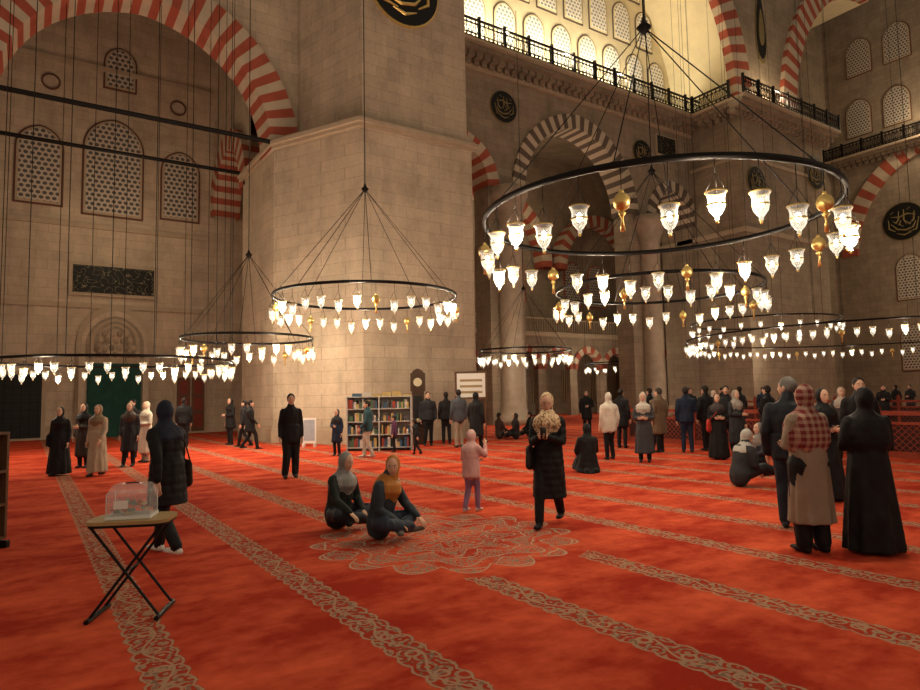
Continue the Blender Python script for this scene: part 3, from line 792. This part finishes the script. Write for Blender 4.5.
def person(name,X,Y,a,H,pose='stand',arms=('down','down'),top=(.02,.02,.022),legs=(.02,.02,.022),shoes=(.02,.02,.02),scarf=None,
           hair=(.02,.013,.01),hem=None,hemr=(.21,.18),bulk=.02,quilt=0,lean=0,head=(0,0),male=False,skinc=None,bag=None,legw=1.,longhair=False,
           headk=1.,phone=False,shawl=0):
    s=H/1.7; ps=POSE[pose]; L=math.radians(lean)
    U=V((0,math.sin(L),math.cos(L))); F=V((0,math.cos(L),-math.sin(L))); S=V((1,0,0)); P=V(ps['P'])
    B=lambda x,y,z: P+S*x+F*y+U*z
    src=MB(); raw=MB()
    shw=1.07 if male else .96
    seated=P.z<.5
    if hem is None and not seated: hem=.79; hemr=(.165+bulk,.135+bulk)
    tor=[(-.08,.150,.125),(0,.165,.13),(.13,.142,.112),(.30,.162*shw,.120),(.40,.166*shw,.110),(.46,.142*shw,.095),(.505,.085,.072),(.56,.06,.06)]
    pts=[B(0,-.01 if z>.1 else 0,z) for z,_,_ in tor]; rad=[(a_+(bulk if z<.48 else bulk*.4),b_+(bulk if z<.48 else bulk*.4)) for z,a_,b_ in tor]
    if quilt:
        pts,rad=resamp(pts,rad,.022)
        rad=[(r[0]-quilt*(1-abs(math.sin((p.z)*math.pi/.085))),r[1]-quilt*(1-abs(math.sin((p.z)*math.pi/.085)))) for p,r in zip(pts,rad)]
    src.tube(pts,rad,0,20,side=S,cap='round')
    for i,sg in enumerate((1,-1)):
        e,w=ARM[arms[i]]
        sx=.160*shw+bulk*.3
        sh=B(sg*sx,-.01,.415); E=B(sg*(sx+e[0]),-.01+e[1],.425+e[2]); Wp=B(sg*(sx+w[0]),-.01+w[1],.425+w[2])
        if male: E.x+=sg*.01
        rr=[(.058+bulk*.5,)*2,(.052+bulk*.5,)*2,(.045+bulk*.5,)*2,(.040+bulk*.4,)*2,(.034+bulk*.3,)*2]
        pp=[sh,sh.lerp(E,.5),E,E.lerp(Wp,.55),Wp]
        if quilt:
            pp,rr=resamp(pp,rr,.02); rr=[(r[0]-quilt*.7*(1-abs(math.sin(k*.02*math.pi/.08))),)*2 for k,r in enumerate(rr)]
        src.tube(pp,rr,0,12,cap='round')
        D=(Wp-E).normalized(); N=(-S*sg*.9+F*.3) if abs(D.z)>.6 else (V((0,0,1))*.2-S*sg+F*-.2)
        if arms[i] in('lap','knee'): N=V((0,0,-1))
        hand(raw,Wp+D*.012,D,N,1 if sg>0 else -1,1.0,3,.35 if arms[i]!='phone' else .6,6 if Y<12 else 4)
        if phone and i==0:
            c=Wp+D*.10+V((-.03,.02,.035)); raw.box(c.x-.037,c.x+.037,c.y-.006,c.y+.006,c.z-.07,c.z+.07,6)
    lr=lambda k:(k*legw+.006,)*2
    for i,sg in enumerate((1,-1)):
        K=V(ps['K'][i]); A=V(ps['A'][i]); hp=P+S*sg*.085+V((0,0,-.02))
        src.tube([hp,hp.lerp(K,.5),K,K.lerp(A,.4),A+V((0,0,.01))],[lr(.086),lr(.078),lr(.062),lr(.058),lr(.050)],1,14,cap='round')
        dh=V((0,1,0)) if pose!='seiza' else V((0,-1,0))
        if pose=='cross': dh=V((-sg*.8 if A.x*sg<0 else sg*.2,.6,0)).normalized()
        h=V((A.x,A.y,max(A.z-.045,.036)))
        src.tube([h-dh*.05,h+dh*.03,h+dh*.11,h+dh*.17],[(.036,.036),(.040,.036),(.046,.030),(.038,.022)],4,12,side=dh.cross(V((0,0,1))),cap='round')
    if hem is not None and not seated:
        mid=(V(ps['A'][0])+V(ps['A'][1]))*.5; t0=P+V((0,0,.14))
        n=8; pts=[];rad=[];fo=[]
        for k in range(n+1):
            f=k/n; z=t0.z+(hem-t0.z)*f; g=f**.8
            pts.append(V((mid.x*f*.6,mid.y*f*.6,z)))
            rad.append(((.150+bulk)*(1-g)+hemr[0]*g,(.118+bulk)*(1-g)+hemr[1]*g)); fo.append(.0 if (quilt or hem>.6) else .085*f)
        if quilt:
            pts,rad=resamp(pts,rad,.022)
            rad=[(r[0]-quilt*(1-abs(math.sin(p.z*math.pi/.085))),r[1]-quilt*(1-abs(math.sin(p.z*math.pi/.085)))) for p,r in zip(pts,rad)]; fo=None
        src.tube(pts,rad,0,48,side=S,fold=fo,nf=10)
    elif hem is not None:
        if pose=='seiza': q=[((0,0,.42),(.17,.14)),((0,.04,.28),(.22,.22)),((0,.12,.14),(.26,.34)),((0,.14,.015),(.30,.42))]
        else: q=[((0,0,.30),(.18,.15)),((0,.10,.17),(.27,.28)),((0,.18,.08),(.32,.40)),((0,.2,.012),(.35,.46))]
        src.tube([p for p,r in q],[r for p,r in q],1,36,side=S,fold=[0,.02,.04,.05],nf=8)
    Cc=B(0,.015,.655); hy,hp_=math.radians(head[0]),math.radians(head[1])
    M=Matrix.Rotation(hy,3,'Z')@Matrix.Rotation(-hp_-L*.4,3,'X')
    raw.tube([B(0,-.005,.47),B(0,0,.56),Cc+V((0,-.01,-.04))],[(.058,.058),(.052,.054),(.05,.055)],3,12,side=S)
    headmesh(raw,Cc,M,headk,3,5,6,7,scarf is None)
    if scarf is not None:
        src.ell(Cc+M@V((0,-.024,.008)),(.088*headk,.100*headk,.124*headk),2,20,14,M)
        P_=[Cc+M@V((0,-.030,-.03)),Cc+M@V((0,-.022,-.10)),B(0,-.005,.51),B(0,.0,.455),B(0,.005,.37)]
        R_=[(.080,.075),(.072,.078),(.102,.100),(.165*shw+bulk*.5,.130+bulk*.6),(.172*shw+bulk,.142+bulk)]
        F_=[0,.02,.04,.04,.04]
        if shawl:
            P_+=[B(0,.0,.28),B(0,.0,.20)]; R_[3]=(.19,.15); R_[4]=(.225,.175); R_+=[(.235,.185),(.23,.185)]; F_+=[.05,.07]
        src.tube(P_,R_,2,36,side=S,cap='round',fold=F_,nf=7)
    else:
        raw.ell(Cc+M@V((0,-.017,.024)),(.082*headk,.100*headk,.104*headk),8,20,14,M)
        src.tube([B(0,-.005,.47),B(0,-.008,.545)],[(.082+bulk*.5,.078+bulk*.5),(.068+bulk*.4,.068+bulk*.4)],0,16,side=S)
        if longhair: raw.tube([Cc+M@V((0,-.05,.02)),Cc+M@V((0,-.07,-.08)),B(0,-.10,.44)],[(.07,.05),(.075,.045),(.06,.03)],8,12,side=S,cap='round')
    if bag:
        c=B(.24,.02,-.02); src.tube([c+V((0,0,-.13)),c+V((0,0,.09))],[(.055,.13),(.045,.12)],9,12,side=S,cap='round')
        raw.tube([c+V((0,-.1,.1)),B(.1,-.145-bulk,.30),B(-.03,-.10-bulk,.46),B(-.05,0,.49),B(-.02,.12+bulk,.38),c+V((0,.1,.1))],[.009]*6,9,6)
    vox=(.0115 if Y<9 else .017 if Y<15 else .025)/s
    sm=src.mesh('src'); to=bpy.data.objects.new('tmp',sm); scene.collection.objects.link(to)
    md=to.modifiers.new('r','REMESH'); md.mode='VOXEL'; md.voxel_size=vox
    sd=to.modifiers.new('s','SMOOTH'); sd.factor=.5; sd.iterations=2
    dg=bpy.context.evaluated_depsgraph_get(); ev=to.evaluated_get(dg); em=ev.to_mesh()
    bvh=BVHTree.FromPolygons([V(v) for v in src.v],src.f)
    fv=[tuple(v.co) for v in em.vertices]; ff=[tuple(p.vertices) for p in em.polygons]
    mi=[]
    for p in em.polygons:
        r=bvh.find_nearest(p.center+p.normal*.01); mi.append(src.m[r[2]] if r[2] is not None else 0)
    ev.to_mesh_clear(); bpy.data.objects.remove(to); bpy.data.meshes.remove(sm)
    out=MB(); out.v=fv; out.f=ff; out.m=mi; out.add(raw.v,raw.f,0)
    nb=len(out.m)-len(raw.m)
    for i,mm in enumerate(raw.m): out.m[nb+i]=mm
    zmin=min(v[2] for v in out.v)
    out.v=[(v[0]*s,v[1]*s,(v[2]-zmin)*s+.003) for v in out.v]
    cl=lambda c: c if isinstance(c,bpy.types.Material) else cloth(c)
    mats=[cl(top),cl(legs),cl(scarf if scarf is not None else top),skinc or SK1,cl(shoes),EYEW,EYED,LIP,cl(hair),cl(bag if bag else (.02,.02,.02))]
    return place(out,name,mats,X,Y,a,True)

BK=(.009,.008,.009); DK=(.018,.017,.020); NV=(.013,.020,.042); BE=(.42,.33,.23)
person('woman_in_black_abaya',-8.9,14.5,185,1.52,'step',('down','down'),BK,BK,scarf=BK,hem=.05,hemr=(.27,.24),bag=BK)
person('woman_in_beige_robe',-7.95,14.3,178,1.56,'step',('down','swingf'),BE,BE,scarf=(.22,.15,.09),hem=.10,hemr=(.23,.2))
person('woman_in_dark_coat',-8.2,16.2,190,1.58,'relax',('down','down'),DK,BK,scarf=(.06,.04,.03),hem=.4)
person('woman_in_cream_coat',-8.3,17.2,150,1.6,'stand',('fold','fold'),(.50,.43,.34),(.3,.26,.2),scarf=(.45,.38,.29),hem=.25)
person('woman_in_dark_coat',-9.3,16.1,175,1.58,'stand',('down','fold'),(.03,.022,.018),BK,scarf=BK,hem=.3)
person('man_in_dark_jacket',-9.35,18.6,170,1.66,'relax',('down','down'),DK,BK,male=True)
person('man_in_dark_jacket',-9.6,22.6,20,1.7,'stand',('down','down'),BK,BK,male=True)
person('woman_in_black_jacket',-3.10,6.9,62,1.63,'walk',('swingf','swingb'),BK,BK,(.7,.68,.62),scarf=(.016,.020,.04),hem=.55,hemr=(.22,.2),bulk=.035,quilt=.010,bag=(.03,.02,.015),legw=1.1,lean=5)
person('man_walking_in_black',-6.75,20.9,-70,1.60,'walk',('swingf','swingb'),BK,BK,male=True,hem=.6)
person('man_in_dark_jacket',-7.3,22.0,90,1.6,'walk',('down','down'),DK,BK,male=True)
person('person_in_black_outfit',-3.45,13.3,200,1.70,'relax',('down','down'),BK,BK,scarf=None,legw=1.25,hem=.7,hemr=(.18,.15),bulk=.012)
person('child_in_navy_coat',-3.45,18.1,160,1.28,'stand',('fold','down'),NV,BK,scarf=(.03,.03,.035),hem=.5,headk=1.1)
person('boy_in_teal_jacket',-2.5,17.4,100,1.52,'step',('down','swingf'),(.022,.06,.07),(.45,.39,.32),(.4,.38,.35),bulk=.025)
person('child_in_purple_jacket',-1.95,18.9,90,1.05,'stand',('down','down'),(.09,.03,.07),BK,headk=1.15)
person('child_in_black_jacket',-1.22,17.9,60,1.0,'walk',('up','swingb'),BK,BK,headk=1.15,lean=12)
person('man_in_dark_jacket',-1.05,21.0,190,1.74,'relax',('down','down'),DK,BK,male=True,bulk=.03)
person('man_in_gray_jacket',-.1,20.1,25,1.78,'relax',('down','down'),(.06,.065,.075),(.32,.26,.19),male=True,bulk=.03)
person('woman_in_black_coat',.42,18.5,-30,1.70,'step',('down','down'),BK,BK,scarf=BK,hem=.45,bulk=.03)
person('man_in_dark_jacket',-.5,21.6,10,1.72,'stand',('down','down'),BK,BK,male=True)
person('child_in_pink_jacket',.12,9.1,-35,1.12,'step',('up','fold'),(.56,.30,.28),(.24,.13,.22),(.5,.45,.45),scarf=(.60,.36,.33),hem=.70,hemr=(.21,.18),bulk=.04,quilt=.010,headk=1.16,lean=3)
person('woman_in_black_puffer_coat',1.06,8.05,160,1.63,'walk',('phone','phone'),BK,BK,BK,scarf=LEO,hem=.36,hemr=(.22,.21),bulk=.028,quilt=.011,head=(10,20),bag=(.025,.02,.02),phone=True)
person('woman_in_denim_jacket',-.93,7.45,-115,1.62,'cross',('lap','knee'),(.030,.040,.052),(.03,.04,.06),(.10,.08,.07),scarf=(.40,.16,.035),bulk=.028,lean=14,head=(-65,5),legw=1.15)
person('woman_in_green_jacket',-1.52,8.05,-125,1.60,'cross',('knee','lap'),(.015,.020,.018),(.02,.022,.03),BK,scarf=(.24,.24,.23),bulk=.03,lean=12,head=(0,10),legw=1.15)
person('woman_in_black_abaya',2.53,13.2,10,1.55,'seiza',('lap','lap'),BK,BK,scarf=BK,hem=0,bulk=.04,lean=4)
person('woman_in_white_puffer_jacket',3.5,15.6,15,1.60,'relax',('down','down'),(.60,.54,.45),BK,scarf=(.55,.49,.41),hem=.72,bulk=.05,quilt=.012)
person('woman_in_gray_coat',4.15,14.9,160,1.58,'stand',('fold','fold'),(.045,.045,.05),BK,scarf=(.45,.4,.34),hem=.22,hemr=(.24,.2))
person('man_in_brown_coat',5.2,17.2,30,1.70,'relax',('down','down'),(.13,.085,.05),BK,male=True,hem=.5,hair=(.05,.04,.035))
person('man_in_navy_jacket',5.85,17.0,-10,1.70,'stand',('fold','down'),NV,NV,male=True,bulk=.03)
person('man_in_dark_jacket',6.5,17.4,20,1.74,'relax',('down','down'),BK,BK,male=True,bulk=.03)
person('woman_in_black_abaya',5.95,15.2,170,1.52,'stand',('fold','fold'),BK,BK,scarf=(.05,.04,.04),hem=.05,hemr=(.26,.23),bag=(.4,.03,.02))
person('woman_in_dark_coat',6.6,15.7,200,1.60,'stand',('fold','down'),(.03,.03,.035),BK,scarf=(.3,.26,.22),hem=.35)
person('man_in_dark_jacket',6.9,17.0,160,1.72,'stand',('down','down'),DK,BK,male=True)
person('woman_sitting_on_carpet',4.6,10.9,-70,1.62,'legsout',('lap','knee'),(.028,.030,.033),(.02,.02,.022),(.05,.05,.05),scarf=(.42,.40,.36),bulk=.035,lean=16,head=(-20,10),legw=1.25)
person('man_in_black_jacket',3.80,7.65,-25,1.74,'relax',('fold','down'),(.013,.015,.020),(.013,.018,.028),male=True,hair=(.14,.13,.12),bulk=.035,legw=1.15,head=(60,0))
person('woman_in_taupe_coat',3.42,6.5,12,1.64,'stand',('fold','fold'),(.26,.195,.14),BK,BK,scarf=PLAID,hem=.30,hemr=(.225,.19),bulk=.03,legw=1.5,shawl=1)
person('woman_in_black_abaya',3.98,6.45,-10,1.60,'stand',('fold','fold'),BK,BK,scarf=BK,hem=.035,hemr=(.28,.24),bulk=.03,shawl=1)
person('man_in_dark_jacket',6.1,10.0,165,1.76,'stand',('down','down'),BK,BK,male=True,hair=(.015,.012,.01))
person('woman_in_black_abaya',5.2,9.4,190,1.6,'stand',('fold','fold'),BK,BK,scarf=BK,hem=.05,hemr=(.27,.24))
for (X,Y,a,H,po,t,sc) in ((1.9,23,80,1.6,'cross',DK,(.04,.03,.03)),(1.35,23.5,-60,1.6,'cross',(.05,.03,.02),None),(2.5,24,100,1.6,'cross',BK,None),(3.1,23,60,1.6,'seiza',(.10,.05,.04),(.2,.15,.12)),
    (8.6,24.5,180,1.7,'stand',DK,None),(9.3,25,120,1.6,'relax',(.14,.08,.05),(.25,.2,.15)),(10.4,26,60,1.7,'stand',BK,None),
    (12.5,27,180,1.7,'stand',NV,None),(7.0,24,0,1.65,'stand',(.40,.36,.3),(.45,.4,.36)),(22.0,33,10,1.7,'stand',BK,None),(23.4,34,120,1.7,'stand',DK,None),
    (17.5,27,150,1.7,'relax',BK,None),(4.8,25,180,1.7,'stand',BK,None),(-8.2,23.2,140,1.65,'stand',BK,BK),(7.9,20.4,190,1.6,'stand',(.45,.4,.33),(.5,.44,.38)),(7.4,15.8,30,1.7,'relax',BK,None),
    (8.7,21.5,200,1.65,'stand',(.05,.02,.02),(.06,.05,.05)),(9.6,22.5,20,1.72,'stand',DK,None),(8.3,14.2,160,1.62,'relax',(.04,.03,.03),(.35,.3,.25)),
    (5.6,18.6,150,1.66,'relax',(.2,.14,.09),(.12,.09,.07)),(4.6,18.8,-40,1.7,'stand',BK,None),(11.0,21.5,100,1.65,'stand',(.25,.05,.04),(.3,.25,.2)),(6.3,21.8,40,1.72,'stand',BK,None),
    (5.9,13.0,100,1.6,'cross',(.03,.03,.04),(.2,.17,.15)),(7.1,13.2,60,1.6,'seiza',(.05,.03,.03),(.04,.035,.04))):
    person('visitor_standing' if po in('stand','relax') else 'visitor_sitting',X,Y,a,H,po,('down','fold') if po in('stand','relax') else ('lap','lap'),t,BK,scarf=sc,male=sc is None,hem=None if po not in('stand','relax') else .6)

# ------------------------------------------------------------ world, camera
w=bpy.data.worlds.new('hall_ambient'); scene.world=w; w.use_nodes=True
w.node_tree.nodes['Background'].inputs[0].default_value=(1,.80,.58,1); w.node_tree.nodes['Background'].inputs[1].default_value=.20
cd=bpy.data.cameras.new('camera'); cd.sensor_width=36; cd.lens=36*650/920; cd.clip_end=300
co=bpy.data.objects.new('camera',cd); scene.collection.objects.link(co); scene.camera=co
R=Matrix.Rotation(-YAW,4,'Z')@Matrix.Rotation(math.radians(90+4.4),4,'X')@Matrix.Rotation(math.radians(-1.1),4,'Z')
co.matrix_world=Matrix.Translation((0,0,1.6))@R
